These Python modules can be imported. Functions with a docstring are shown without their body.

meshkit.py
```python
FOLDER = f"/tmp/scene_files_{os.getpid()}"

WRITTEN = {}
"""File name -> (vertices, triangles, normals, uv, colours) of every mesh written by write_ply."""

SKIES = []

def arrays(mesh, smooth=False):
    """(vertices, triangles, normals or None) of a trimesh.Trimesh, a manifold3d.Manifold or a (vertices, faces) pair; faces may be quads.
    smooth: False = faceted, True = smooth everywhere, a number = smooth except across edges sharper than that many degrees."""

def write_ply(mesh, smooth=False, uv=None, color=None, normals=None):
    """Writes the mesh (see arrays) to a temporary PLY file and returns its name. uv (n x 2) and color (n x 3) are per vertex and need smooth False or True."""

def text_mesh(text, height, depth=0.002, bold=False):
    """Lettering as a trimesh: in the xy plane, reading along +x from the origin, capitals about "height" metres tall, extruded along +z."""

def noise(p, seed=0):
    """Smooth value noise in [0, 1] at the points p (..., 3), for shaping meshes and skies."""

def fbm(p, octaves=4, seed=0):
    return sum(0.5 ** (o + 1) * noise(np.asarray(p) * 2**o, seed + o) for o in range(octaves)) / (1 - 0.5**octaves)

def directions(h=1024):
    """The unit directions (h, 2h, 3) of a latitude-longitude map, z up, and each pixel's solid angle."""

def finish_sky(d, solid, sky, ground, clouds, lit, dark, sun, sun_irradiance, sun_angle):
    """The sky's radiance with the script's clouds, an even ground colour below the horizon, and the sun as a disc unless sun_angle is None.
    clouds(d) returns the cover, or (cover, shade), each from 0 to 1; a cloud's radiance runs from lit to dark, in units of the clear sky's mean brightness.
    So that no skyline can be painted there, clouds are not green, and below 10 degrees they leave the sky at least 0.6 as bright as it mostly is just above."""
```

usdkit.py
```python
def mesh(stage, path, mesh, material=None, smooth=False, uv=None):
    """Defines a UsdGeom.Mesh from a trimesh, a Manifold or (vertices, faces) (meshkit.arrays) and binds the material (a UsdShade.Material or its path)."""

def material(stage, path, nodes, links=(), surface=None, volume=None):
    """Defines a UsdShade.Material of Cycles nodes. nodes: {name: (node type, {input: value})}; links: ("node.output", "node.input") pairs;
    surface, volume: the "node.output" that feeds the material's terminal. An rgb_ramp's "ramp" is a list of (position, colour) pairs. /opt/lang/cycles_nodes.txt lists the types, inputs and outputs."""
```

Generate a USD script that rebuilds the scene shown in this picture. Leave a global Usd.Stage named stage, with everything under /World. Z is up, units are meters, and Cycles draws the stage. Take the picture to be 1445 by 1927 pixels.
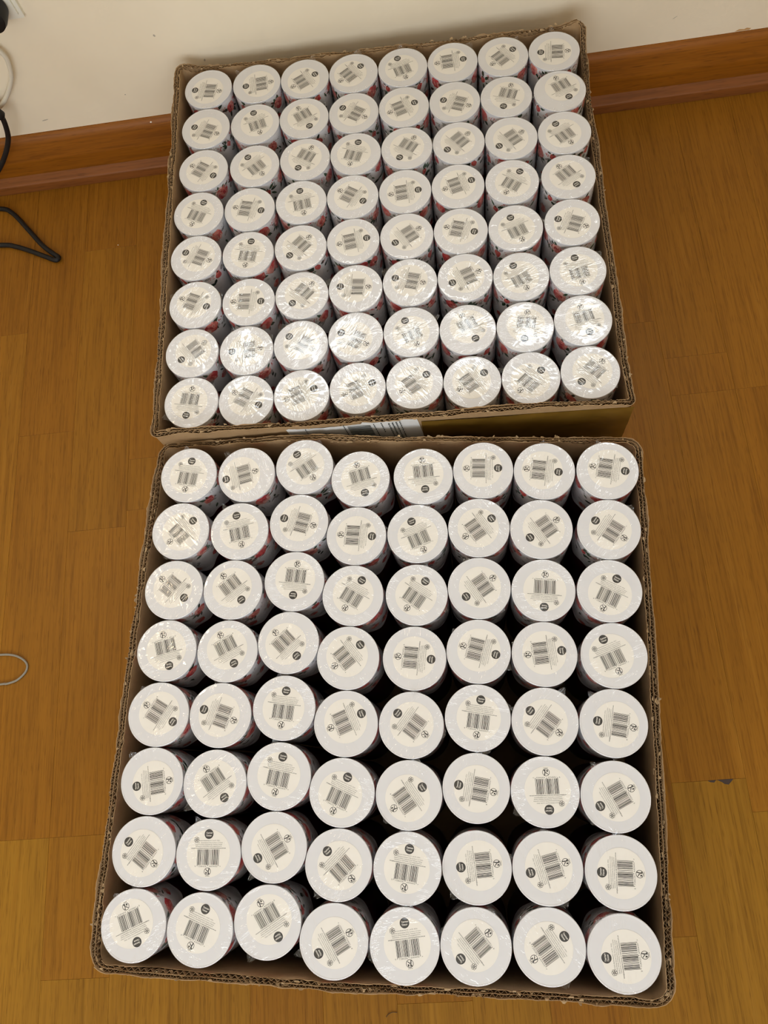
import math, random
import numpy as np, trimesh, usdkit, meshkit
from shapely import affinity
from shapely.geometry import Polygon, Point, box as sbox, LineString
from shapely.ops import unary_union
from pxr import Usd, UsdGeom, UsdLux, UsdShade, Gf, Sdf, Vt

stage = Usd.Stage.CreateInMemory()
UsdGeom.SetStageUpAxis(stage, UsdGeom.Tokens.z)
UsdGeom.SetStageMetersPerUnit(stage, 1.0)
World = UsdGeom.Xform.Define(stage, '/World')
UsdGeom.Scope.Define(stage, '/World/Looks')
stage.SetDefaultPrim(World.GetPrim())
PI = math.pi

# ------------------------------------------------------------------ camera
# solved from the photograph: 1520 px focal length at 1445 x 1927, steeply down, rolled about 20 degrees
cam = UsdGeom.Camera.Define(stage, '/World/camera')
cam.CreateHorizontalApertureAttr(36.0)
cam.CreateVerticalApertureAttr(36.0 * 1927 / 1445)
cam.CreateFocalLengthAttr(36.0 * 1520 / 1445)
cam.CreateClippingRangeAttr(Gf.Vec2f(0.02, 50))
cam.CreateExposureAttr(0.0)
R_ = (0.991525, -0.065027, -0.112474); U_ = (0.096861, 0.94696, 0.306407); B_ = (0.086584, -0.314705, 0.945232)
cam.AddTransformOp().Set(Gf.Matrix4d(*R_, 0, *U_, 0, *B_, 0, 0, 0, 1.162149, 1))

# ------------------------------------------------------------------ room dimensions and lights
FLOOR_END = 1.0765                    # where the skirting meets the floor
YW = 1.1065                           # face of the wall behind the boxes
X0, X1, Y0, CEIL = -1.75, 1.75, -2.1, 2.45
WIN1 = (-0.66, 0.62, 1.05, 1.40)       # window over the boxes: x0, x1, z0, z1
WIN2 = (-1.55, 0.75, 0.80, 2.15)      # window behind the photographer


def rect_light(path, pos, face, w, h, radiance, color):
    """A daylight opening or lamp: w x h metres, facing along the unit vector face."""
    l = UsdLux.RectLight.Define(stage, path)
    l.CreateWidthAttr(w); l.CreateHeightAttr(h)
    l.CreateIntensityAttr(radiance); l.CreateColorAttr(Gf.Vec3f(*color))
    f = np.array(face, float); z = -f
    x = np.cross((0, 0, 1) if abs(f[2]) < .9 else (0, 1, 0), z); x /= np.linalg.norm(x); y = np.cross(z, x)
    l.AddTransformOp().Set(Gf.Matrix4d(*x, 0, *y, 0, *z, 0, *pos, 1))
    return l


rect_light('/World/daylight', ((WIN1[0] + WIN1[1]) / 2, YW + 0.055, (WIN1[2] + WIN1[3]) / 2), (0, -1, 0),
           WIN1[1] - WIN1[0], WIN1[3] - WIN1[2], 9.0, (0.94, 0.98, 1.03))
rect_light('/World/daylight_behind', ((WIN2[0] + WIN2[1]) / 2, Y0 - 0.055, (WIN2[2] + WIN2[3]) / 2), (0, 1, 0), WIN2[1] - WIN2[0], WIN2[3] - WIN2[2], 6.3, (0.925, 0.975, 1.045))
rect_light('/World/fill_light', (-1.5, 0.84, CEIL - 0.052), (0, 0, -1), 0.30, 0.30, 14.0, (1.0, 0.83, 0.60))  # unseen warm fill, added to lift the far tubes and the wall

# ------------------------------------------------------------------ helpers
_used = {}


def numbered(path):
    """path, or path_001, path_002 ... once it is taken."""
    n = _used.get(path, 0); _used[path] = n + 1
    return path if n == 0 else '%s_%03d' % (path, n)


def tag(prim, label=None, category=None, group=None, kind=None):
    for k, v in (('label', label), ('category', category), ('group', group), ('kind', kind)):
        if v: prim.SetCustomDataByKey(k, v)
    return prim


def thing(name, label, category, loc=(0, 0, 0), rz=0.0, group=None, kind=None):
    x = UsdGeom.Xform.Define(stage, numbered('/World/' + name))
    x.AddTranslateOp().Set(Gf.Vec3d(*map(float, loc))); x.AddRotateZOp().Set(float(rz))
    return tag(x.GetPrim(), label, category, group, kind)


def part(name, mesh, mat, parent, smooth=False, label=None, kind=None, colors=None):
    """ONE mesh prim below parent (a prim), with plain numbered names."""
    path = numbered('%s/%s' % (parent.GetPath(), name))
    m = usdkit.mesh(stage, path, mesh, mat, smooth=smooth)
    if colors is not None:
        UsdGeom.PrimvarsAPI(m).CreatePrimvar('tone', Sdf.ValueTypeNames.Color3fArray, 'vertex').Set(Vt.Vec3fArray.FromNumpy(np.asarray(colors, np.float32)))
    return tag(m.GetPrim(), label, kind=kind)


def mat(name, nodes, links=(), surface='p.BSDF'):
    return usdkit.material(stage, '/World/Looks/' + name, nodes, links, surface=surface)


def box(x0, x1, y0, y1, z0, z1, ch=0.0):
    """A box, its upper edges chamfered by ch."""
    if ch <= 0:
        return trimesh.creation.box(bounds=[[x0, y0, z0], [x1, y1, z1]])
    v = []
    for z, c in ((z0, 0), (z1 - ch, 0), (z1, ch)):
        v += [(x0 + c, y0 + c, z), (x1 - c, y0 + c, z), (x1 - c, y1 - c, z), (x0 + c, y1 - c, z)]
    f = [(0, 3, 2, 1), (8, 9, 10, 11)]
    for k in range(2):
        for i in range(4):
            j = (i + 1) % 4; a = 4 * k
            f.append((a + i, a + j, a + 4 + j, a + 4 + i))
    f = np.array(f)
    return trimesh.Trimesh(np.array(v), np.vstack([f[:, [0, 1, 2]], f[:, [0, 2, 3]]]), process=False)


def grid_faces(n, m, wrap=False):
    """Quads of an n x m grid of vertices (index i*m+j), closed in i when wrap."""
    i, j = np.meshgrid(np.arange(n if wrap else n - 1), np.arange(m - 1), indexing='ij')
    a = (i * m + j).ravel(); b = (((i + 1) % n) * m + j).ravel()
    return np.stack([a, b, b + 1, a + 1], 1)


def tri(quads):
    return np.vstack([quads[:, [0, 1, 2]], quads[:, [0, 2, 3]]])


def join(ms):
    return trimesh.util.concatenate([m for m in ms if m is not None])


def flat(shape, h=0.00004, z=0.0):
    """A 2-D shapely shape as thin printed relief."""
    gs = [g for g in getattr(shape, 'geoms', [shape]) if g.area > 0]
    m = join([trimesh.creation.extrude_polygon(g, h, engine='earcut') for g in gs])
    m.apply_translation((0, 0, z))
    return m


def lathe(profile, n=72):
    """Surface of revolution about z; profile from outside bottom to the axis at the top."""
    p = np.array(profile, float); t = np.arange(n) * 2 * PI / n
    v = np.stack([p[None, :, 0] * np.cos(t)[:, None], p[None, :, 0] * np.sin(t)[:, None], np.broadcast_to(p[:, 1], (n, len(p)))], -1).reshape(-1, 3)
    return trimesh.Trimesh(v, tri(grid_faces(n, len(p), True)), process=False)


def spline(pts, n=14):
    p = np.array(pts, float); p = np.vstack([2 * p[0] - p[1], p, 2 * p[-1] - p[-2]]); out = []
    for i in range(1, len(p) - 2):
        for t in np.linspace(0, 1, n, endpoint=False):
            a, b, c, d = p[i - 1:i + 3]
            out.append(.5 * (2 * b + (c - a) * t + (2 * a - 5 * b + 4 * c - d) * t * t + (3 * b - a - 3 * c + d) * t ** 3))
    return np.array(out + [p[-2]])


def tube(pts, r, sides=14, capped=True):
    """A cable along pts; r is one radius or one for each point."""
    p = np.array(pts, float); r = np.broadcast_to(r, len(p)); t = np.gradient(p, axis=0); t /= np.linalg.norm(t, axis=1)[:, None]
    u = np.cross(t[0], (0.31, 0.22, 0.92)); u /= np.linalg.norm(u); rings = []
    for i in range(len(p)):
        u = u - t[i] * (u @ t[i]); u /= np.linalg.norm(u); w = np.cross(t[i], u)
        a = np.arange(sides) * 2 * PI / sides
        rings.append(p[i] + r[i] * (np.cos(a)[:, None] * u + np.sin(a)[:, None] * w))
    v = np.vstack(rings); q = []
    for i in range(len(p) - 1):
        for j in range(sides):
            k = (j + 1) % sides
            q.append((i * sides + j, i * sides + k, (i + 1) * sides + k, (i + 1) * sides + j))
    f = list(tri(np.array(q)))
    if capped:
        n = len(v); v = np.vstack([v, p[:1], p[-1:]])
        for j in range(sides):
            k = (j + 1) % sides
            f += [(n, k, j), (n + 1, (len(p) - 1) * sides + j, (len(p) - 1) * sides + k)]
    return trimesh.Trimesh(v, np.array(f), process=False)


# ------------------------------------------------------------------ materials
def plain(name, color, rough=0.6, spec=0.4, coat=0.0, **more):
    return mat(name, {'p': ('principled_bsdf', {'base_color': color, 'roughness': rough, 'specular_ior_level': spec, 'coat_weight': coat, 'coat_roughness': 0.15, **more})})


def wood(name, dark, mid, light, seed, rough=0.34, along=1, fine=1.0, spec=0.45):
    """Straight-grained wood; the grain runs along y (along=1) or x (along=0)."""
    s = lambda a, b: (a, b, 60.0) if along else (b, a, a)
    off = (seed * 3.71, seed * 5.13, seed * 1.7)
    n = {'g': ('geometry', {}),
         'ma': ('mapping', {'scale': s(80 * fine, 2.6), 'location': off}), 'na': ('noise_texture', {'scale': 1.0, 'detail': 4, 'roughness': .62, 'distortion': .35}),
         'mb': ('mapping', {'scale': s(330 * fine, 9), 'location': off}), 'nb': ('noise_texture', {'scale': 1.0, 'detail': 3, 'roughness': .6}),
         'mc': ('mapping', {'scale': s(900 * fine, 42), 'location': off}), 'nc': ('noise_texture', {'scale': 1.0, 'detail': 1}),
         'md': ('mapping', {'scale': s(9, 1.1), 'location': off}), 'nd': ('noise_texture', {'scale': 1.0, 'detail': 2, 'distortion': 1.2}),
         'ramp': ('rgb_ramp', {'ramp': [(0.22, dark), (0.46, mid), (0.58, mid), (0.80, light)]}),
         'fine': ('rgb_ramp', {'ramp': [(0.34, (.74, .70, .66)), (0.5, (1, 1, 1)), (0.72, (1.12, 1.1, 1.06))]}),
         'pore': ('rgb_ramp', {'ramp': [(0.28, (.62, .56, .50)), (0.40, (1, 1, 1))]}),
         'big': ('rgb_ramp', {'ramp': [(0.3, (.84, .81, .78)), (0.7, (1.1, 1.1, 1.1))]}),
         'x1': ('mix', {'mix_type': 'multiply', 'fac': .75}), 'x2': ('mix', {'mix_type': 'multiply', 'fac': .65}), 'x3': ('mix', {'mix_type': 'multiply', 'fac': .6}),
         'bump': ('bump', {'strength': .12, 'distance': .0006}),
         'p': ('principled_bsdf', {'roughness': rough, 'specular_ior_level': spec})}
    l = [('g.position', 'm%s.vector' % k) for k in 'abcd'] + [('m%s.vector' % k, 'n%s.vector' % k) for k in 'abcd']
    l += [('na.fac', 'ramp.fac'), ('nb.fac', 'fine.fac'), ('nc.fac', 'pore.fac'), ('nd.fac', 'big.fac'), ('ramp.color', 'x1.color1'), ('fine.color', 'x1.color2'),
          ('x1.color', 'x2.color1'), ('pore.color', 'x2.color2'), ('x2.color', 'x3.color1'), ('big.color', 'x3.color2'), ('x3.color', 'p.base_color'), ('nb.fac', 'bump.height'), ('bump.normal', 'p.normal')]
    return mat(name, n, l)


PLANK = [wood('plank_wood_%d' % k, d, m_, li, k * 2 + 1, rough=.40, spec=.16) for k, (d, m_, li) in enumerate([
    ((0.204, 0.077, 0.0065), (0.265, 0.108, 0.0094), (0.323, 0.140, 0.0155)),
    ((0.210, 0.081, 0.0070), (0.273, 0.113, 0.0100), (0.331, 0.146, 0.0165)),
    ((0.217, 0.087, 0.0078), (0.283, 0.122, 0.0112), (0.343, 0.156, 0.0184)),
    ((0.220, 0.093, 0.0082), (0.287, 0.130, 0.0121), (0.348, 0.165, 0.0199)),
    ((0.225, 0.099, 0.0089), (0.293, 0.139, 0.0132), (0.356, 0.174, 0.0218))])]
SKIRT = wood('skirting_varnish', (.175, .053, .002), (.265, .088, .004), (.345, .126, .009), 31, rough=.46, along=0, spec=.3, fine=.6)
SHOE = wood('shoe_moulding_varnish', (.155, .050, .009), (.21, .070, .014), (.26, .095, .022), 47, rough=.48, along=0, spec=.3, fine=.6)

PLASTER = mat('wall_paint', {
    'g': ('geometry', {}), 'n': ('noise_texture', {'scale': 5.0, 'detail': 4}), 'r': ('rgb_ramp', {'ramp': [(.3, (.815, .715, .545)), (.7, (.865, .77, .60))]}),
    'nb': ('noise_texture', {'scale': 190.0, 'detail': 3}), 'b': ('bump', {'strength': .16, 'distance': .0008}),
    'p': ('principled_bsdf', {'roughness': .62, 'specular_ior_level': .25})},
    [('g.position', 'n.vector'), ('g.position', 'nb.vector'), ('n.fac', 'r.fac'), ('r.color', 'p.base_color'), ('nb.fac', 'b.height'), ('b.normal', 'p.normal')])
CEIL_PAINT = plain('ceiling_paint', (.80, .78, .73), .8)


def cardboard(name, base, light):
    return mat(name, {
        't': ('geometry', {}), 'n': ('noise_texture', {'scale': 38.0, 'detail': 5, 'roughness': .65}), 'r': ('rgb_ramp', {'ramp': [(.3, base), (.72, light)]}),
        'm': ('mapping', {'scale': (900, 900, 140)}), 'nf': ('noise_texture', {'scale': 1.0, 'detail': 2}), 'b': ('bump', {'strength': .25, 'distance': .0006}),
        'p': ('principled_bsdf', {'roughness': .72, 'specular_ior_level': .25})},
        [('t.position', 'n.vector'), ('t.position', 'm.vector'), ('m.vector', 'nf.vector'), ('n.fac', 'r.fac'), ('r.color', 'p.base_color'), ('nf.fac', 'b.height'), ('b.normal', 'p.normal')])


CARD = cardboard('kraft_cardboard', (.34, .215, .105), (.42, .275, .145))
FLUTE = cardboard('kraft_fluting', (.25, .155, .074), (.32, .205, .105))
TORN = cardboard('torn_kraft', (.36, .24, .125), (.45, .32, .18))
WHITE = plain('white_board', (.735, .73, .745), .42, .4)
BODY = plain('white_printed_paper', (.83, .82, .83), .36, .45)
CREAM = mat('cream_sticker_paper', {'g': ('geometry', {}), 'n': ('noise_texture', {'scale': 60.0, 'detail': 2}), 'r': ('rgb_ramp', {'ramp': [(.3, (.85, .815, .75)), (.7, (.875, .84, .775))]}),
                                    'p': ('principled_bsdf', {'roughness': .5, 'specular_ior_level': .3})},
            [('g.position', 'n.vector'), ('n.fac', 'r.fac'), ('r.color', 'p.base_color')])
INK = plain('black_ink', (.022, .021, .020), .5, .3)
GREYINK = plain('grey_ink', (.06, .06, .058), .5, .3)
PRINT = mat('floral_ink', {'a': ('attribute', {'attribute': 'tone'}), 'g': ('geometry', {}), 'n': ('noise_texture', {'scale': 420.0, 'detail': 3, 'roughness': .7}),
                           'r': ('rgb_ramp', {'ramp': [(.3, (.72, .72, .72)), (.7, (1.25, 1.25, 1.25))]}), 'x': ('mix', {'mix_type': 'multiply', 'fac': 1.0}),
                           'p': ('principled_bsdf', {'roughness': .36, 'specular_ior_level': .45})},
            [('g.position', 'n.vector'), ('n.fac', 'r.fac'), ('a.color', 'x.color1'), ('r.color', 'x.color2'), ('x.color', 'p.base_color')])
def clear_film(name, f0, tint, rough, extra=(), links=()):
    """Clear sheet: see-through, with a mirror reflection that grows towards grazing angles alike from both sides (Schlick)."""
    n = {'w': ('layer_weight', {'blend': .5}), 'e': ('math', {'math_type': 'power', 'value2': 5.0}), 'f': ('math', {'math_type': 'multiply_add', 'value2': (1 - f0) * .8, 'value3': f0}),
         't': ('transparent_bsdf', {'color': tint}), 's': ('glossy_bsdf', {'color': (1, 1, 1), 'roughness': rough}), 'm': ('mix_closure', {}), **dict(extra)}
    return mat(name, n, [('w.facing', 'e.value1'), ('e.value', 'f.value1'), ('f.value', 'm.fac'), ('t.BSDF', 'm.closure1'), ('s.BSDF', 'm.closure2'), *links], surface='m.closure')


FILM = clear_film('clear_shrink_film', .075, (.985, .985, .99), .06, {
    'g': ('texture_coordinate', {}), 'a': ('attribute', {'attribute': 'tone'}), 'mp': ('mapping', {'scale': (62, 220, 110)}),
    'n': ('noise_texture', {'scale': 1.0, 'detail': 2, 'roughness': .5, 'distortion': 1.1}),
    'k': ('math', {'math_type': 'multiply', 'value1': 1.0}), 'b': ('bump', {'strength': .5, 'distance': .0052})}.items(),
    [('g.object', 'mp.vector'), ('mp.vector', 'n.vector'), ('n.fac', 'b.height'), ('a.fac', 'k.value2'), ('k.value', 'b.strength'), ('b.normal', 's.normal')])
GLASS = clear_film('window_glass', .06, (.97, .98, .98), .02)
PVC = plain('white_window_frame', (.78, .78, .76), .4)
TAPE = mat('amber_packing_tape', {'g': ('geometry', {}), 'n': ('noise_texture', {'scale': 30.0, 'detail': 3}), 'r': ('rgb_ramp', {'ramp': [(.3, (.13, .068, .009)), (.7, (.18, .098, .016))]}),
                                  'p': ('principled_bsdf', {'roughness': .18, 'specular_ior_level': .45})}, [('g.position', 'n.vector'), ('n.fac', 'r.fac'), ('r.color', 'p.base_color')])
PAPER = plain('white_label_paper', (.72, .71, .69), .6)
BLACK = plain('black_cable_rubber', (.010, .009, .009), .5, .3)
GREYCABLE = plain('grey_cable_sheath', (.27, .245, .20), .5, .3)
WHITECABLE = plain('cream_cable_sheath', (.66, .61, .50), .4)
OUTLET = plain('ivory_outlet_plastic', (.80, .77, .66), .3, .5)

# ------------------------------------------------------------------ the setting
fl = thing('floor', 'brown hardwood strip floor running towards the wall', 'floor', kind='structure')
rng = np.random.default_rng(5)
PITCH, EDGE = 0.0955, -0.610
fixed = {0: [-.224, -.046, .405, .93], 1: [.431, .518, -.10], 10: [.592, .528, -.07], 11: [.528, -.20], 9: [-.028, .66], -1: [-.046, .58], 8: [-.21, .41], 7: [-.33], 6: [-.19], 5: [-.27], 4: [-.23], 3: [-.31], 2: [-.224]}
seen = set()
for c in range(-12, 25):
    xa = max(EDGE + c * PITCH, X0 - .02); xb = min(EDGE + (c + 1) * PITCH, X1 + .02)
    if xb - xa < .01: continue
    cuts = sorted(fixed.get(c, []))
    y = min(cuts) if cuts else 0.2 + rng.uniform(-.3, .3)
    if not cuts: cuts = [y]
    while y > Y0:
        y -= rng.uniform(.62, 1.1); cuts.append(y)
    y = max(cuts)
    while y < YW:
        y += rng.uniform(.5, 1.0); cuts.append(y)
    cuts = sorted({min(max(q, Y0 - .02), YW) for q in cuts})
    last = -1
    for y0, y1 in zip(cuts, cuts[1:]):
        k = int(np.clip(rng.normal(3.2 - 2.6 * ((y0 + y1) / 2 + .3), .6), 0, 4))    # warm light by the wall put into board colour, yellower towards the room
        if k == last: k = k + 1 if k < 4 else k - 1
        last = k; seen.add((c, k))
        g = .00007
        dz = rng.uniform(-.00006, .00006)
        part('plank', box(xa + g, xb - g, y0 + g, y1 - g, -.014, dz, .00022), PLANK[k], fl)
part('subfloor', box(X0 - .02, X1 + .02, Y0 - .02, YW + .1, -.03, -.0145), plain('subfloor_board', (.05, .03, .012), .9), fl)


def wall_with_hole(axis, at, out, hole):
    """A 0.2 m thick wall across x with an opening; out is +1 or -1: the side it thickens to."""
    s = sbox(X0 - .2, -.03, X1 + .2, CEIL).difference(sbox(hole[0], hole[2], hole[1], hole[3]))
    m = trimesh.creation.extrude_polygon(s, .2, engine='earcut')
    v = m.vertices.copy(); m.vertices = np.stack([v[:, 0], at + out * v[:, 2], v[:, 1]], 1); m.fix_normals()
    return m


w = thing('wall_back', 'cream painted wall behind the far box', 'wall', kind='structure')
part('plaster', wall_with_hole('y', YW, 1, WIN1), PLASTER, w)
SCUFF = plain('grey_wall_scuff', (.46, .41, .33), .8)
for sx, sz, sw, sh, sa in ((-.6288, .1275, .0058, .0010, 8), (-.3866, .2532, .0016, .0022, 20), (-.3253, .1976, .0014, .0024, -15), (-.475, .155, .0012, .0010, 0), (.4191, .1481, .0040, .0005, 35)):
    m = flat(affinity.rotate(affinity.scale(Point(0, 0).buffer(1, 5), sw, sh), sa), .00006)
    v = m.vertices.copy(); m.vertices = np.stack([sx + v[:, 0], YW - v[:, 2], sz + v[:, 1]], 1); m.fix_normals()
    part('scuff', m, SCUFF, w)
m = flat(Polygon([(-.012, -.0015), (-.006, .0022), (.002, .0010), (.006, .0030), (.013, .0012), (.011, -.0015)]), .00008)
v = m.vertices.copy(); m.vertices = np.stack([.5347 + v[:, 0], YW - v[:, 2], .1062 + v[:, 1]], 1); m.fix_normals()
part('paint_chip', m, plain('bare_plaster_chip', (.52, .30, .12), .8), w, label='brown chip in the paint above the skirting')
w = thing('wall_front', 'cream painted wall behind the photographer', 'wall', kind='structure')
part('plaster', wall_with_hole('y', Y0, -1, WIN2), PLASTER, w)
w = thing('wall_left', 'cream painted wall at the left side of the room', 'wall', kind='structure')
part('plaster', box(X0 - .2, X0, Y0, YW, -.03, CEIL), PLASTER, w)
w = thing('wall_right', 'cream painted wall at the right side of the room', 'wall', kind='structure')
part('plaster', box(X1, X1 + .2, Y0, YW, -.03, CEIL), PLASTER, w)
w = thing('ceiling', 'white ceiling over the room', 'ceiling', kind='structure')
part('plaster', box(X0 - .2, X1 + .2, Y0 - .2, YW + .2, CEIL, CEIL + .1), CEIL_PAINT, w)

for k, (hole, y) in enumerate(((WIN1, YW + .025), (WIN2, Y0 - .025))):
    x0, x1, z0, z1 = hole
    w = thing('window_%d' % (k + 1), ('window above the far box', 'window behind the photographer')[k], 'window', kind='structure')
    f = .02
    part('window_frame', join([box(x0, x1, y - .02, y + .02, z0, z0 + f), box(x0, x1, y - .02, y + .02, z1 - f, z1),
                               box(x0, x0 + f, y - .02, y + .02, z0 + f, z1 - f), box(x1 - f, x1, y - .02, y + .02, z0 + f, z1 - f)]), PVC, w)
    part('mullion', box((x0 + x1) / 2 - .012, (x0 + x1) / 2 + .012, y - .018, y + .018, z0 + f, z1 - f), PVC, w)
    part('pane', box(x0 + f, (x0 + x1) / 2 - .012, y - .003, y + .003, z0 + f, z1 - f), GLASS, w)
    part('pane', box((x0 + x1) / 2 + .012, x1 - f, y - .003, y + .003, z0 + f, z1 - f), GLASS, w)
w = thing('fill_lamp', 'added square white ceiling lamp, unseen, brightening the far box', 'lamp', (-1.5, .84, CEIL))  # added fixture for the warm fill, out of view
part('fill_lamp_body', box(-.18, .18, -.18, .18, -.05, 0), PVC, w)

# skirting: a bevelled board and a rounded shoe moulding, with a dark hair gap under the paint line
w = thing('baseboard_back', 'varnished wooden skirting with shoe moulding along the cream wall', 'baseboard', kind='structure')


def moulding(profile, x0, x1):
    n = max(2, int((x1 - x0) / .08) + 1); xs = np.linspace(x0, x1, n); p = np.array(profile)
    v = np.array([(x, a, b) for x in xs for a, b in p])
    caps = [trimesh.Trimesh(np.array([(x, a, b) for a, b in p]), np.array([(0, i, i + 1) for i in range(1, len(p) - 1)]), process=False) for x in (x0, x1)]
    return join([trimesh.Trimesh(v, tri(grid_faces(n, len(p))), process=False)] + caps)


F = FLOOR_END
part('skirting_board', moulding([(YW - .0002, .0), (F + .0135, .0), (F + .0135, .0560), (F + .0142, .0600), (F + .0190, .0880), (F + .0215, .0960), (F + .0245, .1010), (YW - .0014, .1040), (YW - .0002, .1040)], X0, X1), SKIRT, w, smooth=25)
part('shoe_moulding', moulding([(F + .0134, .0005), (F, .0005), (F, .0165), (F + .0008, .0188), (F + .0030, .0205), (F + .0080, .0238), (F + .0134, .0280)], X0, X1), SHOE, w, smooth=35)

CHIP = plain('bare_chipped_core', (.055, .035, .028), .8)
for pts in (((.308, -.0278), (.329, -.0278), (.326, -.0310), (.322, -.0345), (.317, -.0335), (.314, -.0310)), ((.296, -.0280), (.307, -.0280), (.304, -.0310), (.299, -.0300))):
    part('chip', flat(Polygon(pts), .00012, .00004), CHIP, fl, label='dark chipped spot at the end of a board')

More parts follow.
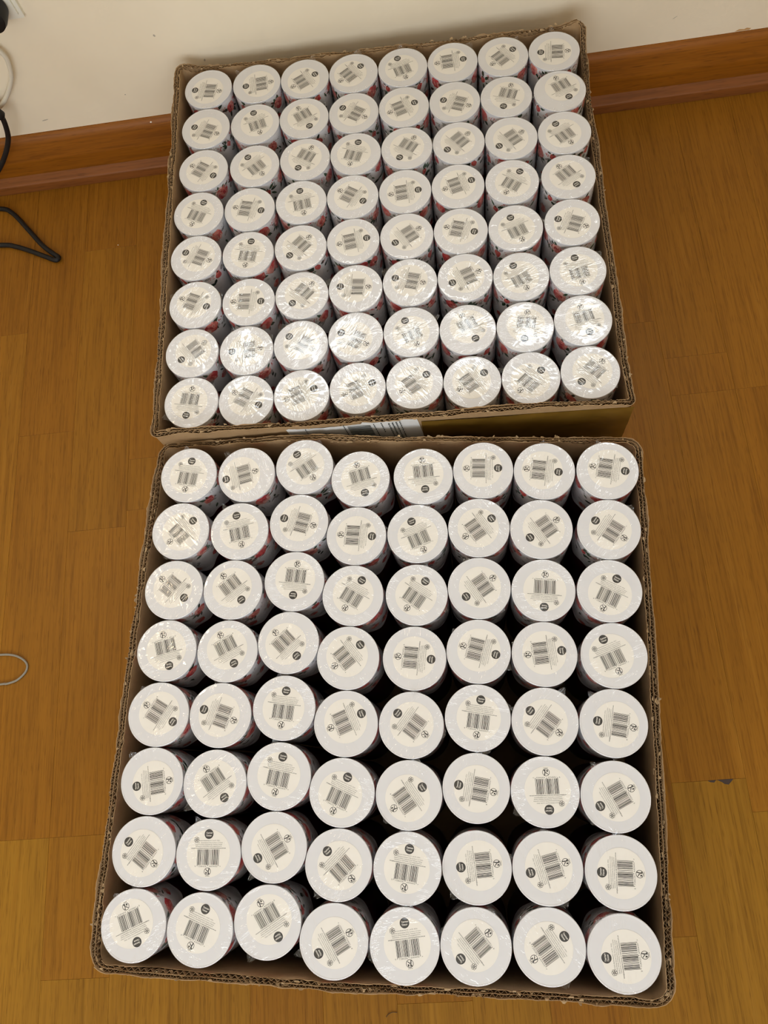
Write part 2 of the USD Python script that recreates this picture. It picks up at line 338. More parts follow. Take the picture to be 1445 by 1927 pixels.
# ------------------------------------------------------------------ cardboard boxes
def build_box(name, label, cx, cy, rz, hx, hy, rim, seed, rc=.012, flare=(.003, .003, .003, .003), bulge=None, cat='box'):
    """An open double-wall corrugated box whose flaps were cut off, leaving a ragged rim.
    rim: for front, right, back, left the list of (t from -1 to 1 along the walk round the box, rim height)."""
    rng = np.random.default_rng(seed)
    root = thing(name, label, cat, (cx, cy, 0), rz)
    L = [2 * hx - 2 * rc, 2 * hy - 2 * rc] * 2; arc = rc * PI / 2
    starts = [0]
    for k in range(4): starts.append(starts[-1] + L[k] + arc)
    total = starts[4]
    dirs = [(1, 0), (0, 1), (-1, 0), (0, -1)]; nrm = [(0, -1), (1, 0), (0, 1), (-1, 0)]
    org = [(-hx + rc, -hy), (hx, -hy + rc), (hx - rc, hy), (-hx, hy - rc)]
    cen = [(hx - rc, -hy + rc), (hx - rc, hy - rc), (-hx + rc, hy - rc), (-hx + rc, -hy + rc)]

    def at(s, inset):
        """Position on the loop at arc length s, moved in by inset."""
        s = np.mod(s, total); out = np.zeros((len(s), 2)); nn = np.zeros((len(s), 2))
        for k in range(4):
            a = (s >= starts[k]) & (s < starts[k] + L[k])
            out[a] = np.array(org[k]) + (s[a] - starts[k])[:, None] * np.array(dirs[k]); nn[a] = nrm[k]
            b = (s >= starts[k] + L[k]) & (s <= starts[k + 1])
            th = (s[b] - starts[k] - L[k]) / rc + math.atan2(nrm[k][1], nrm[k][0])
            nn[b] = np.stack([np.cos(th), np.sin(th)], 1); out[b] = np.array(cen[k]) + rc * nn[b]
        return out - nn * np.asarray(inset).reshape(-1, 1), nn

    ks, kz = [], []
    for k in range(4):
        for t, z in rim[k]: ks.append(starts[k] + (t + 1) / 2 * L[k]); kz.append(z)
    height = lambda s: np.interp(np.mod(s, total), ks, kz, period=total)
    def bow(s):
        b = .0016 * (meshkit.fbm(np.stack([s * 5, 0 * s, 0 * s + seed], 1), 2, seed) - .5)
        if bulge:                                   # (local x on the back panel, depth): the tubes push the wall out here
            b = b - bulge[1] * np.exp(-((np.mod(s, total) - (starts[2] + hx - rc - bulge[0])) / .07) ** 2)
        return b

    fs, fz = [], []
    for k in range(4):
        fs += [starts[k] + .02, starts[k] + L[k] - .02]; fz += [flare[k]] * 2

    def spread(s):
        """How far the crushed outer liner leans out at the rim."""
        return np.interp(np.mod(s, total), fs, fz, period=total) * np.clip(.35 + 1.3 * (meshkit.fbm(np.stack([s * 22, 0 * s + 3.3, 0 * s + seed], 1), 3, seed + 4) - .25), .1, 1.3)

    def jag(s, k, amp):
        a = meshkit.fbm(np.stack([s * 60, 0 * s + k * 7.3, 0 * s + seed], 1), 3, seed + k) - .5
        b = meshkit.noise(np.stack([s * 420, 0 * s + k * 3.1, 0 * s], 1), seed + 9 * k) - .5
        c = meshkit.noise(np.stack([s * 17, 0 * s + k, 0 * s + 2.2], 1), seed + 31 * k)
        return amp * (1.5 * a + .7 * b) - np.maximum(0, c - .66) * amp * 7

    names = ['front_panel', 'side_panel', 'back_panel', 'side_panel']
    panels = []
    for k in range(4):
        s0 = starts[k] - arc / 2; s1 = starts[k] + L[k] + arc / 2
        liners = []
        for q, (inset, th, amp) in enumerate(((.0002, .0007, .0034), (.0030, .0005, .0030), (.0056, .0007, .0042))):
            s = np.linspace(s0, s1, int((s1 - s0) / .0022) + 2); top = height(s) + jag(s, q, amp)
            lean = (meshkit.fbm(np.stack([s * 45, 0 * s + q, 0 * s + 5.], 1), 3, seed + 77 + q) - .5) * .006 + (-.0010, 0, .0)[q]
            lean = np.minimum(lean * .5, .0004) - (1, .5, 0)[q] * spread(s)
            low = .0 if q != 1 else height(s) - .06
            rows = [(low + 0 * s, 0 * s), ((top + low) / 2, 0 * s), (top - .016, 0 * s), (top - .006, .35 * lean), (top, lean)]
            cols = []
            for face in (0, 1):
                seq = rows if face == 0 else rows[::-1]
                for z, ln in seq:
                    xy, _ = at(s, inset + bow(s) + ln + face * th); cols.append(np.column_stack([xy, z]))
            v = np.stack(cols, 1).reshape(-1, 3); n, m = len(s), 10
            fq = grid_faces(n, m)
            ends = np.array([(a, 9 - a, 8 - a, a + 1) for a in range(4)])
            fq = np.vstack([fq, ends[:, ::-1], ends + (n - 1) * m])
            liners.append(trimesh.Trimesh(v, tri(fq), process=False))
        panel = part(names[k], join(liners), CARD, root, smooth=50); panels.append(panel)
        cores = []
        for q, (inset, pitch) in enumerate(((.0020, .0066), (.0046, .0074))):
            s = np.arange(s0, s1, .0009); top = height(s) + .6 * jag(s, 4 + q, .0022) - .0004; fl = spread(s)
            a = ((.0011, .00095)[q] + .24 * fl) * np.sin(2 * PI * s / pitch + q) + .0003 * (meshkit.noise(np.stack([s * 130, 0 * s, 0 * s + q], 1), seed) - .5)
            cols = []
            for dz, kk, side in ((.04, 0, -1), (.012, .3, -1), (0, 1, -1), (0, 1, 1), (.012, .3, 1), (.04, 0, 1)):
                xy, _ = at(s, inset + bow(s) - a * (.45 + .55 * kk) - (.75, .25)[q] * fl * kk + side * .00019); cols.append(np.column_stack([xy, top - dz]))
            v = np.stack(cols, 1).reshape(-1, 3)
            cores.append(trimesh.Trimesh(v, tri(grid_faces(len(s), 6)), process=False))
        part('corrugated_core', join(cores), FLUTE, panel, smooth=50)
        # shreds of torn paper left by the knife along the rim
        shreds = []
        for _ in range(int(90 * (s1 - s0) / .6)):
            s = rng.uniform(s0 + .004, s1 - .004); ww = rng.uniform(.002, .009); ln = rng.uniform(.002, .0048); up = rng.uniform(.0, .75); side = rng.choice([-1, 1]); curl = rng.uniform(-.9, 1.3)
            inset = rng.choice([.0002, .0004, .0030, .0056, .0060]); z = float(height(np.array([s]))[0]) + rng.uniform(-.006, .0015)
            rows = []; a = up * 1.3; d = inset - rng.uniform(0, .8) * float(spread(np.array([s]))[0]); slide = rng.uniform(-.5, .5)
            for i in range(5):
                wi = ww * (1 - .16 * i) * rng.uniform(.75, 1.15)
                xy, _ = at(np.array([s + slide * i * ln / 4 - wi / 2, s + slide * i * ln / 4 + wi / 2]), d)
                rows.append(np.column_stack([xy, [z, z + rng.uniform(-.0010, .0010)]]))
                d = min(d - side * math.cos(a) * ln / 4 * .8, .0068); z += math.sin(a) * ln / 4; a -= curl * .45
            v = np.stack(rows, 0).reshape(-1, 3)
            shreds.append(trimesh.Trimesh(v, tri(grid_faces(5, 2)), process=False))
        part('torn_paper', join(shreds), TORN, panel, kind='stuff')
    part('bottom_panel', box(-hx + .008, hx - .008, -hy + .008, hy - .008, 0.0, .005), CARD, root)
    return root, panels


BOXA = (-0.06265, 0.75007, -2.409)
BOXB = (-0.10460, 0.10394, -5.817)
far_box, far_panels = build_box('cardboard_box', 'far open cardboard box against the wall with paper label and tape on its front', BOXA[0], BOXA[1] - .0005, BOXA[2], .3118, .3145,
    [[(-1, .226), (-.9, .231), (-.4, .226), (.1, .226), (.6, .233), (1, .226)], [(-1, .214), (-.8, .199), (0, .192), (.6, .192), (.93, .196), (1, .214)],
     [(-1, .222), (-.93, .213), (-.3, .211), (.4, .212), (.85, .213), (1, .221)], [(-1, .222), (-.6, .220), (0, .219), (.6, .216), (.9, .213), (1, .219)]], 11, .012, (.0020, .0042, .0022, .0045))
near_box, near_panels = build_box('cardboard_box', 'near open cardboard box in front of the other with ragged double wall rim', BOXB[0], BOXB[1] - .0005, BOXB[2], .3136, .3150,
    [[(-1, .197), (-.6, .203), (-.2, .209), (.3, .192), (.7, .184), (1, .180)], [(-1, .182), (-.8, .186), (0, .192), (.5, .196), (1, .199)],
     [(-1, .199), (-.5, .205), (.2, .213), (.7, .209), (1, .199)], [(-1, .196), (-.5, .203), (0, .205), (.5, .205), (1, .199)]], 23, .02, (.0030, .0042, .0012, .0040), (-.108, .0036))

# shipping label and tape on the far box's front
hy = .3145; rngl = np.random.default_rng(3)
us = np.linspace(-.132, .040, 60); zs = np.linspace(.118, .2245, 12)
v = np.array([(u + .010 * (.2245 - z) / .1, -hy - .0010 - .0004 * math.sin(u * 90 + z * 40), z - (.004 * meshkit.noise(np.array([u * 120, 0, 1.]), 4) + (.006 if u < -.03 else 0)) * (j == 11)) for u in us for j, z in enumerate(zs)])
lab = part('shipping_label', trimesh.Trimesh(v, tri(grid_faces(60, 12)), process=False), PAPER, far_panels[0], smooth=True, label='crumpled white shipping label with a grey barcode')
bars = []
z = .146
while z < .216:
    hgt = rngl.choice([.0008, .0012, .0019]); u0 = -.052 + .010 * (.2245 - z) / .1
    bars.append(box(u0, u0 + .030, -hy - .00185, -hy - .0016, z, z + hgt)); z += hgt + rngl.choice([.0008, .0013, .0018])
for u, za, zb, hh in ((-.057, .14, .222, .0012), (-.018, .165, .222, .0015), (-.008, .19, .222, .0015), (.001, .15, .222, .002), (.006, .15, .222, .002), (.011, .16, .222, .0018), (.016, .17, .22, .0015), (-.086, .14, .20, .0018), (-.081, .15, .20, .0012), (-.108, .20, .216, .001)):
    z = za
    while z < zb - .004:
        ln = rngl.uniform(.0016, .0052); uu = u + .010 * (.2245 - z) / .1
        bars.append(box(uu, uu + hh, -hy - .00185, -hy - .0016, z, z + ln)); z += ln + rngl.uniform(.0008, .002)
GREYPRINT = plain('faded_label_print', (.14, .15, .145), .6)
tag(part('label_print', join(bars), GREYPRINT, far_panels[0]), kind='stuff')
us = np.linspace(.045, .3115, 70); zs = np.linspace(.035, .214, 26)
P = np.array([(u, 0, z) for u in us for z in zs])
wr = meshkit.fbm(P * np.array([22, 1, 60]) + P[:, 2:3] * 18, 3, 8)
v = P.copy(); v[:, 1] = -hy - .0007 - .0022 * np.maximum(0, wr - .52) * 3
part('packing_tape', trimesh.Trimesh(v, tri(grid_faces(70, 26)), process=False), TAPE, far_panels[0], smooth=True, label='glossy amber packing tape, wrinkled')

# ------------------------------------------------------------------ the tissue tubes
# place in the box (mm), turn of the sticker (degrees), kind
VARIANTS = [(0.7, -1.7), (-3.4, 1.0), (-3.7, -4.3), (3.7, 1.8), (-0.7, -0.7), (3.9, -1.4), (2.2, -3.7), (1.9, 8.6), (-2.0, 0.0), (-3.4, -1.9), (-1.0, -3.5), (-7.9, -5.7), (-0.4, 1.5), (1.3, 0.2)]
TUBES_U = """
-261.8,265.5,80,1 -185.5,265.3,95,10 -110.7,264.7,300,6 -35.9,264.7,308,2 38.9,265.2,17,8 113.7,264.6,274,2 188.5,264.4,307,4 263.3,264.0,86,4
-262.2,189.6,65,9 -186.0,188.3,16,3 -111.2,189.4,206,10 -36.4,189.4,57,13 38.4,190.3,290,10 113.2,189.8,68,10 188.0,189.0,160,10 264.9,189.2,203,11
-262.2,112.4,237,0 -184.7,111.1,35,13 -109.3,113.9,150,6 -34.5,114.4,341,1 40.3,115.5,146,0 115.1,115.0,129,5 189.9,114.2,122,12 264.7,114.4,28,8
-265.8,36.0,336,8 -189.9,35.1,256,10 -114.4,38.8,9,13 -39.7,39.8,237,10 35.5,40.1,275,0 110.3,40.4,286,1 185.7,39.0,327,13 263.1,38.5,213,10
-265.9,-39.4,65,5 -189.9,-40.7,349,12 -114.5,-37.9,135,5 -39.8,-35.1,279,4 35.4,-34.7,121,0 110.2,-34.4,253,9 185.0,-37.8,20,0 261.2,-36.5,67,4
-263.3,-116.2,246,2 -186.9,-118.6,266,10 -112.1,-115.5,136,6 -37.4,-111.9,84,3 37.4,-109.5,74,3 112.2,-109.2,112,0 186.7,-115.0,23,8 261.5,-113.3,10,13
-263.8,-191.8,127,6 -187.6,-194.3,93,13 -112.8,-192.6,56,3 -38.2,-186.7,60,1 36.6,-185.9,22,4 111.3,-189.1,204,2 186.1,-191.8,170,10 260.8,-188.9,192,9
-260.9,-266.5,170,5 -186.0,-269.4,238,9 -111.2,-267.5,290,9 -36.5,-262.9,291,13 38.3,-261.3,303,4 112.9,-266.2,303,8 187.7,-266.6,313,6 262.5,-264.3,133,10
"""
TUBES_L = """
-260.1,262.2,353,4 -183.2,262.5,107,7 -108.0,272.6,36,13 -35.1,255.9,198,4 44.0,258.8,187,10 118.4,266.4,270,9 193.2,264.8,263,10 269.0,265.0,260,1
-262.4,186.6,316,13 -185.6,186.6,15,12 -110.1,197.8,76,13 -36.9,181.1,267,4 38.6,184.2,24,10 113.1,191.8,306,4 187.8,190.2,125,10 267.1,190.2,56,0
-262.1,110.6,233,10 -187.0,111.8,221,10 -110.7,123.0,176,10 -37.6,106.3,331,12 39.4,108.0,327,4 113.6,117.0,126,0 188.4,115.4,177,8 264.2,115.4,334,6
-262.2,35.6,198,0 -186.6,36.6,211,10 -112.7,48.2,226,5 -39.8,31.5,311,1 38.6,32.7,266,4 112.8,42.2,256,8 187.9,40.6,278,8 265.6,40.7,24,1
-263.1,-39.4,242,8 -187.8,-38.2,73,12 -112.2,-27.8,355,4 -38.5,-43.3,296,1 36.8,-42.7,55,13 111.9,-32.6,353,13 186.7,-34.2,54,4 261.5,-34.0,81,10
-261.6,-114.1,102,9 -186.6,-114.1,219,4 -112.6,-103.5,351,12 -39.2,-118.1,338,10 36.1,-118.0,307,6 110.3,-107.8,81,4 185.0,-109.0,184,9 259.8,-111.0,120,4
-261.5,-189.4,57,1 -186.3,-189.3,3,12 -112.3,-178.3,124,12 -39.0,-192.9,47,0 36.4,-192.8,353,4 111.1,-188.5,98,6 185.8,-185.7,108,0 261.4,-186.3,90,4
-263.3,-265.0,207,6 -188.0,-265.1,341,1 -113.5,-253.6,215,9 -40.1,-268.0,124,8 35.5,-268.1,10,3 110.2,-264.3,132,13 185.7,-260.5,306,0 260.8,-262.4,97,9
"""
RT, HT, Z0 = .0368, .2100, .006          # body radius, height, the box's bottom
TOPZ = HT

# --- sticker artwork, in millimetres, sticker radius 25
def lettering(text, width, cap, x, y, bold=False, center=True):
    m = meshkit.text_mesh(text, cap, .03, bold=bold)
    b = m.bounds; sx = width / (b[1][0] - b[0][0])
    m.apply_transform(np.diag([sx, 1, 1, 1]))
    b = m.bounds
    m.apply_translation((x - (b[0][0] + b[1][0]) / 2 if center else x - b[0][0], y, 0))
    return m


def ean13(code):
    Lc = ['0001101', '0011001', '0010011', '0111101', '0100011', '0110001', '0101111', '0111011', '0110111', '0001011']
    Rc = [''.join('10'[int(c)] for c in s) for s in Lc]; Gc = [s[::-1] for s in Rc]
    par = ['LLLLLL', 'LLGLGG', 'LLGGLG', 'LLGGGL', 'LGLLGG', 'LGGLLG', 'LGGGLL', 'LGLGLG', 'LGLGGL', 'LGGLGL'][int(code[0])]
    return '101' + ''.join((Lc if q == 'L' else Gc)[int(c)] for c, q in zip(code[1:7], par)) + '01010' + ''.join(Rc[int(c)] for c in code[7:])  + '101'


def artwork():
    txt = [lettering('Flowers Model Rad 51  Lot 05-2024', 24.3, 1.05, .6, 12.7),
           lettering('50 White facial tissue 3 Ply 16.5cm x 17.5cm', 31.5, 1.05, .3, 10.5),
           lettering('Made in China, Imported by Tasman Tissue', 30.5, 1.05, .2, 8.6),
           lettering('Questions, comments, and suggestions to', 29.8, 1.05, .1, 6.8),
           lettering('info@tasmantissue.com.au or visit tasmantissue.com.au', 39.5, 1.0, .1, 4.8, bold=True)]
    bits = ean13('9728426660402'); mod = 25.0 / 95; bars = []
    i = 0
    while i < 95:
        if bits[i] == '1':
            j = i
            while j < 95 and bits[j] == '1': j += 1
            low = -13.2 if i < 3 or i > 91 or 45 <= i < 50 else -11.9
            bars.append(flat(sbox(-12.5 + i * mod, low, -12.5 + j * mod, 4.0), .03)); i = j
        else: i += 1
    bars += [lettering('9', 1.2, 1.5, -14.2, -14.0), lettering('728426', 9.2, 1.5, -6.2, -14.0), lettering('660402', 9.2, 1.5, 6.4, -14.0), lettering('>', 1.2, 1.5, 14.2, -14.0)]
    disc = flat(Point(0, 20.0).buffer(5.1, 24), .03)
    words = join([lettering('Tasman', 7.6, 1.75, 0, 20.4, bold=True), lettering('Tissue', 6.4, 1.75, 0, 17.6, bold=True)])
    sh = np.eye(4); sh[0, 1] = .22; sh[0, 3] = -.22 * 19.8; words.apply_transform(sh); words.apply_translation((0, 0, .03))
    petals = unary_union([affinity.rotate(Point(0, 1.75).buffer(1.15, 8), k * 60, origin=(0, 0)).boundary.buffer(.17, 2) for k in range(6)] + [Point(0, 0).buffer(.75, 8).boundary.buffer(.2, 2)])
    flower = flat(affinity.translate(petals, -13.9, 14.2), .03)
    ring = Point(0, 0).buffer(3.95, 20).difference(Point(0, 0).buffer(3.45, 20))
    fig = unary_union([ring, LineString([(-2.6, 2.5), (2.6, -2.5)]).buffer(.24), LineString([(1.5, 2.1), (1.3, .6), (1.0, -.8), (1.6, -2.6)]).buffer(.45), LineString([(1.0, -.8), (.5, -2.7)]).buffer(.35),
                       Point(1.6, 2.5).buffer(.6, 6), LineString([(1.2, .9), (-.4, .4), (-1.0, 1.6)]).buffer(.28), Polygon([(-2.4, -.6), (-.5, -.6), (-.7, -1.9), (-1.0, -2.6), (-2.0, -2.6), (-2.1, -1.9)])])
    symbol = flat(unary_union([affinity.translate(fig, 0, -18.6)] + [sbox(-2.3 + k * 1.0, -23.5, -1.6 + k * 1.0, -23.05) for k in range(5)]), .03)
    out = {'lettering': (join(txt), GREYINK), 'barcode': (join(bars), INK), 'logo_disc': (disc, INK), 'logo_lettering': (words, CREAM), 'flower_mark': (flower, INK), 'flush_symbol': (symbol, INK)}
    for m, _ in out.values(): m.vertices *= .001
    return out


ART = artwork()

# --- floral print: watercolour roses, leaves and berries, as thin ink on the curved paper
def blob(cx, cy, rx, ry, ang, rg, rough=.16, n=22):
    t = np.arange(n) * 2 * PI / n; r = 1 + rough * (rg.random(n) - .5) + rough * np.sin(t * rg.integers(2, 5) + rg.uniform(0, 6))
    x, y = rx * r * np.cos(t), ry * r * np.sin(t); c, s = math.cos(ang), math.sin(ang)
    return Polygon(np.stack([cx + x * c - y * s, cy + x * s + y * c], 1)).buffer(0)


def leaf(cx, cy, ln, wd, ang):
    t = np.linspace(0, 1, 11); up = wd * np.sin(PI * t ** .8); pts = [(a * ln, b) for a, b in zip(t, up)] + [(a * ln, -b * .85) for a, b in zip(t[::-1], up[::-1])]
    return affinity.translate(affinity.rotate(Polygon(pts).buffer(0), math.degrees(ang), origin=(0, 0)), cx, cy)


def floral(seed):
    rg = np.random.default_rng(seed); lay = []
    CORAL = [(.62, .10, .09), (.70, .20, .16), (.50, .045, .055), (.74, .31, .26), (.80, .46, .41)]
    GREEN = [(.022, .050, .026), (.035, .085, .040), (.018, .034, .022), (.075, .12, .075)]
    GREY = [(.42, .40, .38), (.55, .53, .51), (.33, .31, .31)]
    C = 2 * PI * 36.8
    x = rg.uniform(0, 30)
    end = x + C - 14
    while x < end:
        y = -rg.uniform(6, 17); r = rg.uniform(8.5, 12.5); kind = rg.random()
        for _ in range(rg.integers(5, 8)):                                  # leaves round the bloom
            a = rg.uniform(0, 2 * PI); col = GREEN[rg.integers(0, 4)] if rg.random() < .6 else GREY[rg.integers(0, 3)]
            lay.append((leaf(x + r * .6 * math.cos(a), y + r * .6 * math.sin(a), rg.uniform(7, 12.5), rg.uniform(1.6, 3.2), a + rg.uniform(-.5, .5)), col))
        if kind < .62:                                                      # a rose of overlapping petals
            for k in range(7):
                a = k * .9 + rg.uniform(-.2, .2); lay.append((blob(x + r * .5 * math.cos(a), y + r * .5 * math.sin(a), r * .52, r * .40, a + 1.5, rg), CORAL[rg.integers(0, 5)]))
            for k in range(5):
                a = k * 1.26 + rg.uniform(-.3, .3); lay.append((blob(x + r * .22 * math.cos(a), y + r * .22 * math.sin(a), r * .34, r * .22, a + 1.5, rg), CORAL[rg.integers(0, 4)]))
            lay.append((blob(x, y, r * .2, r * .17, 0, rg), (.36, .018, .030)))
        else:                                                               # a bud
            lay.append((blob(x, y, r * .42, r * .55, rg.uniform(-.4, .4), rg), CORAL[0])); lay.append((blob(x - 1, y + 1, r * .25, r * .42, .2, rg), CORAL[1])); lay.append((blob(x + 1, y - 1, r * .14, r * .30, -.2, rg), CORAL[2]))
            for k in range(3): lay.append((leaf(x + (k - 1) * 1.6, y + r * .35, rg.uniform(3, 5), .7, PI / 2 + (k - 1) * .5), GREEN[2]))
        bx, by = x + r + rg.uniform(2, 7), -rg.uniform(3, 12)               # berries and small dark sprigs between
        if rg.random() < .6:
            for _ in range(rg.integers(8, 14)): lay.append((Point(bx + rg.normal(0, 3.2), by + rg.normal(0, 2.4)).buffer(rg.uniform(.55, 1.0), 5), CORAL[rg.integers(0, 3)]))
        else:
            for _ in range(rg.integers(4, 8)): lay.append((leaf(bx + rg.normal(0, 2.0), by + rg.normal(0, 2.0), rg.uniform(1.4, 3), .55, rg.uniform(0, 6)), GREEN[2]))
        for _ in range(rg.integers(2, 4)):
            lay.append((leaf(bx + rg.normal(0, 4), -rg.uniform(14, 40), rg.uniform(6, 12), rg.uniform(1.2, 2.6), rg.uniform(0, 6.3)), (GREEN + GREY)[rg.integers(0, 7)]))
        if rg.random() < .7:
            q = (bx + rg.normal(0, 3), -rg.uniform(34, 58)); rr = rg.uniform(6, 9)
            for k in range(6):
                a = k * 1.05; lay.append((blob(q[0] + rr * .45 * math.cos(a), q[1] + rr * .45 * math.sin(a), rr * .5, rr * .38, a + 1.5, rg), CORAL[rg.integers(0, 5)]))
            lay.append((blob(q[0], q[1], rr * .24, rr * .2, 0, rg), CORAL[2]))
        x += r + rg.uniform(13, 24)
    vs, fs, cs, n = [], [], [], 0
    edge = sbox(-60, -75, 400, -.9)
    t = np.arange(73) * 2 * PI / 72; zz = (.004, .145 + .006 * np.sin(3 * t + seed) + .004 * np.sin(7 * t))   # deep red ink band below the blooms, painted in to darken the tube gaps
    vs.append(np.stack([np.stack([(RT + .00005) * np.cos(t), (RT + .00005) * np.sin(t), z + 0 * t], 1) for z in zz], 1).reshape(-1, 3)); fs.append(tri(grid_faces(73, 2))); n = 146
    cs.append(np.tile((.075, .010, .016), (146, 1)))
    for k, (shape, col) in enumerate(lay):
        shape = shape.simplify(.12).intersection(edge)
        for g in getattr(shape, 'geoms', [shape]):
            if g.geom_type != 'Polygon' or g.area < .25: continue
            v2, f2 = trimesh.creation.triangulate_polygon(g, engine='earcut')
            v3 = np.column_stack([v2, np.zeros(len(v2))])
            v3, f3 = trimesh.remesh.subdivide_to_size(v3, f2, 5.0, max_iter=6)
            rad = RT + .00007 + .0000012 * k; a = v3[:, 0] / 36.8
            vs.append(np.column_stack([rad * np.cos(a), rad * np.sin(a), TOPZ - .0022 + v3[:, 1] * .001])); fs.append(f3 + n); n += len(v3)
            tone = np.array(col) * rg.uniform(.85, 1.15)
            cs.append(np.tile(tone, (len(v3), 1)))
    return trimesh.Trimesh(np.vstack(vs), np.vstack(fs), process=False), np.clip(np.vstack(cs), 0, 1)


def wrap_film(seed):
    """The crinkled clear film: over the end, down the side, with one or two sealed corners standing off the rim."""
    rg = np.random.default_rng(1000 + seed); n = 132
    t = np.arange(n) * 2 * PI / n; c, s = np.cos(t), np.sin(t)
    hot = rg.uniform(0, 2 * PI); hot2 = hot + rg.uniform(1.6, 3.6)
    sector = np.exp(-((np.mod(t - hot + PI, 2 * PI) - PI) / .75) ** 2) + .55 * np.exp(-((np.mod(t - hot2 + PI, 2 * PI) - PI) / .5) ** 2) + .34
    rad = np.r_[np.linspace(.0015, .0345, 17), .0362, .0371]
    cols, crk = [], []
    tilt = rg.uniform(-1, 1, 2) * .004
    for r in rad:
        x, y = r * c, r * s
        fan = meshkit.noise(np.stack([c * 7.5 * (1 + r * 12), s * 7.5 * (1 + r * 12), np.full(n, seed * 3.3 + r * 30)], 1), seed)
        crumple = meshkit.fbm(np.stack([x * 190, y * 190, np.full(n, seed * 1.7)], 1), 3, seed + 5)
        w = min(1, (r / .034) ** 1.5)
        z = TOPZ + .00055 + .00016 * (crumple - .5) + w * sector * (.0016 * np.maximum(0, fan - .42) + .0008 * np.maximum(0, crumple - .45)) + (x * tilt[0] + y * tilt[1]) * (1 - r / .04)
        if r > .036: z = np.maximum(TOPZ + .00012 + (0.0003 if r < .037 else 0), TOPZ + (z - TOPZ) * .55)
        cols.append(np.stack([x, y, z], 1))
        patch = np.clip((meshkit.fbm(np.stack([x * 55, y * 55, np.full(n, seed * 2.9)], 1), 2, seed + 3) - .39) * 3.4, 0, 1)
        crk.append(np.clip(.04 + w * sector * .95 * patch + .30 * patch * (r > .024) + .10 * patch, 0, 1))
    for z in (-.0012, -.004, -.009, -.016, -.026, -.040, -.060):
        ripple = meshkit.fbm(np.stack([c * 9, s * 9, np.full(n, z * 60 + seed)], 1), 3, seed + 9)
        r = .03715 + .0005 * (ripple - .4) * (1 + 1.2 * sector)
        r = np.clip(r, .03712, .03738)
        cols.append(np.stack([r * c, r * s, np.full(n, TOPZ + z)], 1)); crk.append(.25 + .3 * sector)
    m = len(cols); v = np.stack(cols, 1).reshape(-1, 3)
    f = tri(grid_faces(n, m, True)[:, ::-1])
    v = np.vstack([v, [[0, 0, TOPZ + .00055]]]); f = np.vstack([f, [(len(v) - 1, i * m, ((i + 1) % n) * m) for i in range(n)]])
    parts = [trimesh.Trimesh(v, f, process=False)]; crk = np.r_[np.stack(crk, 1).ravel(), .05]
    for a0, size in [(hot + rg.uniform(-.3, .3), rg.uniform(.0035, .0075))] + ([(hot2, rg.uniform(.002, .004))] if rg.random() < .55 else []):
        na, nr = 9, 5; half = rg.uniform(.10, .22); g = []
        for i in range(na):
            a = a0 + (i / (na - 1) - .5) * 2 * half
            for j in range(nr):
                k = j / (nr - 1); spread = 1 - .75 * k
                aa = a0 + (a - a0) * spread + rg.normal(0, .006) * k
                rr = .0370 + k * size * (.7 + .3 * math.sin(i * 2.1 + seed)); zz = TOPZ + .0006 + k * .0028 + rg.normal(0, .0003) * (k > 0) + .0012 * (i % 2) * k
                g.append((rr * math.cos(aa), rr * math.sin(aa), zz))
        parts.append(trimesh.Trimesh(np.array(g), tri(grid_faces(na, nr)), process=False))
    m = join(parts); crk = np.r_[crk, np.full(len(m.vertices) - len(crk), .6)]
    return m, np.repeat(crk[:, None], 3, 1)


BODY_MESH = lathe([(.0, 0), (RT - .0006, 0), (RT, .0006), (RT, TOPZ - .0030)], 72)
CAP_MESH = lathe([(RT - .0002, TOPZ - .0032), (.03705, TOPZ - .0030), (.03712, TOPZ - .0010), (.03700, TOPZ - .0003), (.03660, TOPZ), (.03570, TOPZ), (.03525, TOPZ - .0003), (.03490, TOPZ - .00045), (.0268, TOPZ - .00045), (.0262, TOPZ - .0006), (0, TOPZ - .0006)], 96)
STICK_Z = TOPZ - .00044


def make_tube(kind, label, loc, rz, group):
    root = thing('tissue_tube', label, 'tissue tube', loc, rz, group)
    b = part('body', BODY_MESH, BODY, root, smooth=40)
    pm, pc = floral(100 + kind)
    part('floral_print', pm, PRINT, b, smooth=True, colors=pc, label='coral roses with dark green leaves printed round the tube')
    part('end_cap', CAP_MESH, WHITE, root, smooth=35)
    dx, dy = np.array(VARIANTS[kind]) * .001 * .82
    disc = trimesh.creation.cylinder(radius=.0249, height=.00012, sections=72); disc.apply_translation((dx, dy, STICK_Z))
    st = part('sticker', disc, CREAM, root, label='round cream sticker with a barcode')
    for nm, (m, mt) in ART.items():
        m = m.copy(); m.apply_translation((dx, dy, STICK_Z + .00007)); part(nm, m, mt, st)
    fm, fc = wrap_film(kind)
    part('shrink_film', fm, FILM, root, smooth=True, colors=fc, label='clear crinkled shrink film')
    return root


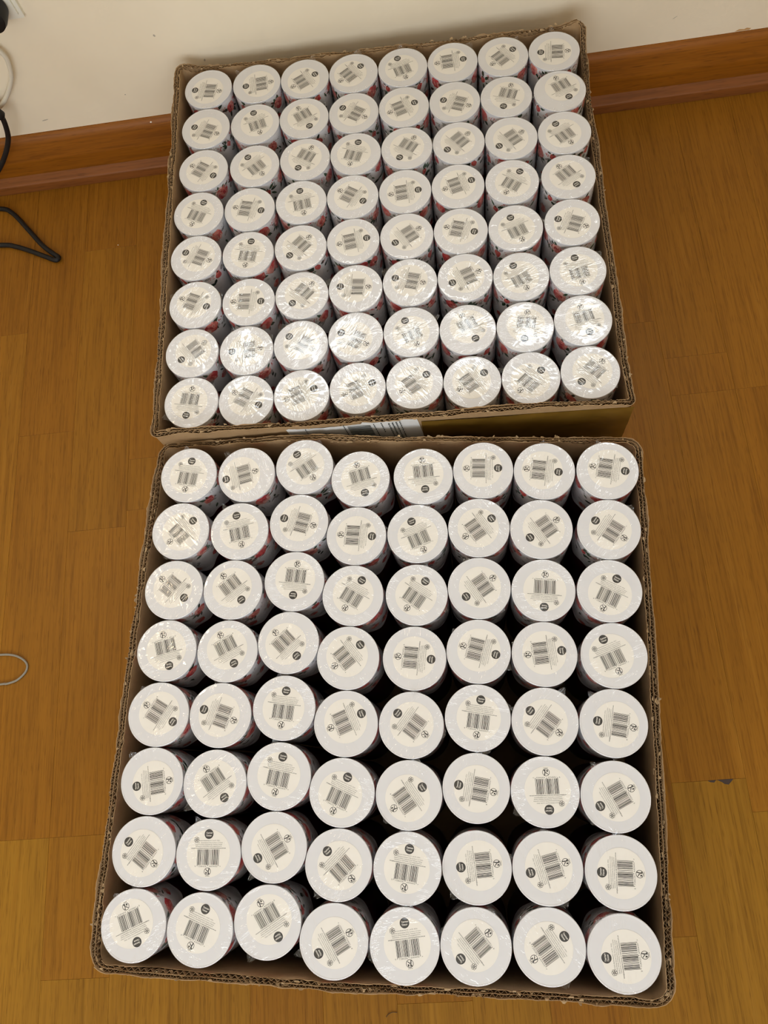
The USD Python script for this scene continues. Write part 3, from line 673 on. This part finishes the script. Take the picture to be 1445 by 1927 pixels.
first = {}
ORD = ['first', 'second', 'third', 'fourth', 'fifth', 'sixth', 'seventh', 'eighth']
COMPASS = ['up', 'upper left', 'left', 'lower left', 'down', 'lower right', 'right', 'upper right']
for which, table, (bx, by, brz), screen in (('far', TUBES_U, BOXA, 14), ('near', TUBES_L, BOXB, 16)):
    cb, sb = math.cos(math.radians(brz)), math.sin(math.radians(brz))
    for r, line in enumerate(table.strip().splitlines()):
        for c, cell in enumerate(line.split()):
            x, y, ang, kind = cell.split(','); x, y, ang, kind = float(x) / 1000, float(y) / 1000, float(ang), int(kind)
            way = COMPASS[int(((ang + brz) % 360) / 45 + .5) % 8]
            label = 'white tube, logo pointing %s, %s row from back, %s from left, %s box' % (way, ORD[r], ORD[c], which)
            loc = (bx + x * cb - y * sb, by + x * sb + y * cb, Z0); grp = 'tissue tubes in the %s box' % which
            if kind not in first:
                first[kind] = make_tube(kind, label, loc, ang + brz, grp).GetPath()
            else:
                t = thing('tissue_tube', label, 'tissue tube', loc, ang + brz, grp)
                t.GetReferences().AddInternalReference(first[kind]); t.SetInstanceable(True)

# ------------------------------------------------------------------ outlet, plug and cables at the left edge
o = thing('power_outlet', 'ivory wall outlet plate at the left edge of the wall', 'outlet')
pl = trimesh.creation.extrude_polygon(sbox(-.672, .3185, -.5575, .392).buffer(-.003).buffer(.003, 6), .0055, engine='earcut')
pv = pl.vertices.copy(); pl.vertices = np.stack([pv[:, 0], YW - pv[:, 2], pv[:, 1]], 1); pl.fix_normals()
part('outlet_plate', pl, OUTLET, o)
fp = trimesh.creation.extrude_polygon(sbox(-.666, .3245, -.5635, .386).buffer(-.003).buffer(.003, 6), .0032, engine='earcut')
pv = fp.vertices.copy(); fp.vertices = np.stack([pv[:, 0], YW - .0055 - pv[:, 2], pv[:, 1]], 1); fp.fix_normals()
part('raised_face', fp, OUTLET, o)
pg = thing('plug', 'round black plug pushed into the wall outlet', 'plug')
prof = lathe([(0, 0), (.0200, 0), (.0215, .003), (.0215, .022), (.0195, .030), (.012, .034), (0, .035)], 40)
pv = prof.vertices.copy(); prof.vertices = np.stack([-.5920 + pv[:, 0], YW - .0087 - pv[:, 2], .3450 + pv[:, 1]], 1); prof.fix_normals()
part('plug_body', prof, BLACK, pg, smooth=40)
part('flex', tube(spline([(-.604, YW - .040, .3450), (-.66, YW - .05, .343), (-.72, YW - .055, .32), (-.80, YW - .05, .27), (-.95, YW - .052, .13), (-1.06, 1.03, .02), (-1.2, .98, .0040), (-1.45, .93, .0040), (-1.72, .90, .0040)]), .0036), BLACK, pg, smooth=True)
wc = tube(spline([(-1.72, .99, .0040), (-1.45, 1.02, .0040), (-1.25, 1.055, .02), (-1.1, YW - .045, .10), (-.92, YW - .03, .26), (-.76, YW - .010, .318), (-.70, YW - .012, .322), (-.655, YW - .013, .3105), (-.6275, YW - .012, .2854), (-.6187, YW - .012, .2656), (-.6237, YW - .012, .2436), (-.6328, YW - .012, .2247), (-.6542, YW - .012, .1987), (-.6786, YW - .012, .1788), (-.72, YW - .013, .160), (-.78, YW - .016, .145), (-.92, YW - .042, .09), (-1.06, 1.03, .012), (-1.2, .94, .0040), (-1.45, .84, .0040), (-1.72, .80, .0040)]), .0036)
c = thing('white_cable', 'cream white cable curving against the wall below the outlet', 'cable')
part('sheath', wc, WHITECABLE, c, smooth=True)
c = thing('power_cable', 'black power cable hanging by the wall and looped on the floor', 'cable')
part('connector', tube(spline([(-.740, YW - .042, .206), (-.70, YW - .041, .196), (-.676, YW - .040, .1885), (-.6735, YW - .040, .1868)], 8), np.r_[np.full(20, .0105), np.linspace(.0105, .0085, 4), .005], 18), BLACK, c, smooth=40)
part('tail', tube(spline([(-.738, YW - .042, .2055), (-.80, YW - .044, .205), (-.92, YW - .05, .13), (-1.02, 1.02, .02), (-1.14, .93, .0044), (-1.4, .78, .0044), (-1.72, .70, .0044)]), .0043), BLACK, c, smooth=True)
part('sheath', tube(spline([(-.674, YW - .040, .1865), (-.6712, YW - .04, .1779), (-.6795, YW - .04, .1507), (-.6901, YW - .04, .131), (-.7088, YW - .042, .1072), (-.7328, YW - .044, .083), (-.775, YW - .05, .050), (-.85, YW - .055, .012), (-.93, 1.035, .0052), (-.97, 1.02, .0048),
     (-.93, 1.035, .0048), (-.85, 1.052, .0048), (-.778, 1.045, .0048), (-.751, 1.030, .0048), (-.717, .988, .0048), (-.689, .952, .0048), (-.667, .931, .0048), (-.6565, .9215, .0048), (-.662, .9165, .0048), (-.682, .927, .0048), (-.713, .944, .0048), (-.739, .956, .0048), (-.77, .964, .0048), (-.90, .975, .0048), (-1.1, .87, .0048), (-1.4, .72, .0048), (-1.72, .62, .0048)]), .0043), BLACK, c, smooth=True)
c = thing('grey_cable', 'thin pale grey cable loop lying on the floor left of the near box', 'cable')
part('sheath', tube(spline([(-1.72, .30, .0017), (-1.3, .22, .0017), (-1.0, .19, .0017), (-.85, .210, .0017), (-.76, .2205, .0017), (-0.7054, 0.2186, .0017), (-0.6936, 0.2180, .0017), (-0.6847, 0.2164, .0017), (-0.6787, 0.2145, .0017), (-0.6708, 0.2105, .0017), (-0.6645, 0.2056, .0017), (-0.6608, 0.1998, .0017), (-0.6607, 0.1938, .0017), (-0.6632, 0.1885, .0017), (-0.6686, 0.1829, .0017), (-0.6757, 0.1780, .0017), (-0.6841, 0.1754, .0017), (-0.6927, 0.1739, .0017), (-0.7014, 0.1740, .0017), (-.77, .168, .0017), (-.9, .12, .0017), (-1.05, .09, .0017), (-1.35, .05, .0017), (-1.72, .10, .0017)]), .00165), GREYCABLE, c, smooth=True)

# crumbs and a stray fibre
CRUMB = plain('white_crumb', (.8, .78, .72), .8)
for k, (x, y, z, r, lb) in enumerate(((-.4503, 1.0925, .1052, .0014, 'tiny white crumb on the skirting left of the far box'), (-.5483, .9342, .0008, .0008, 'tiny white crumb on the floor by the black cord'))):
    m = trimesh.creation.icosphere(2, r); m.vertices *= 1 + .35 * (meshkit.noise(m.vertices * 1500, k)[:, None] - .5); m.apply_scale((1.3, .9, .8))
    t = thing('crumb', lb, 'crumb', (x, y, z)); part('grain', m, CRUMB, t, smooth=True)
t = thing('stray_fibre', 'short dark curled fibre on the floor below the near box', 'fibre')
part('strand', tube(spline([(-.1475, -.2835, .0008), (-.1445, -.2805, .0009), (-.1395, -.2785, .0010), (-.1335, -.2790, .0008)], 6), .00035, 6), plain('dark_fibre', (.05, .03, .02), .7), t, smooth=True)
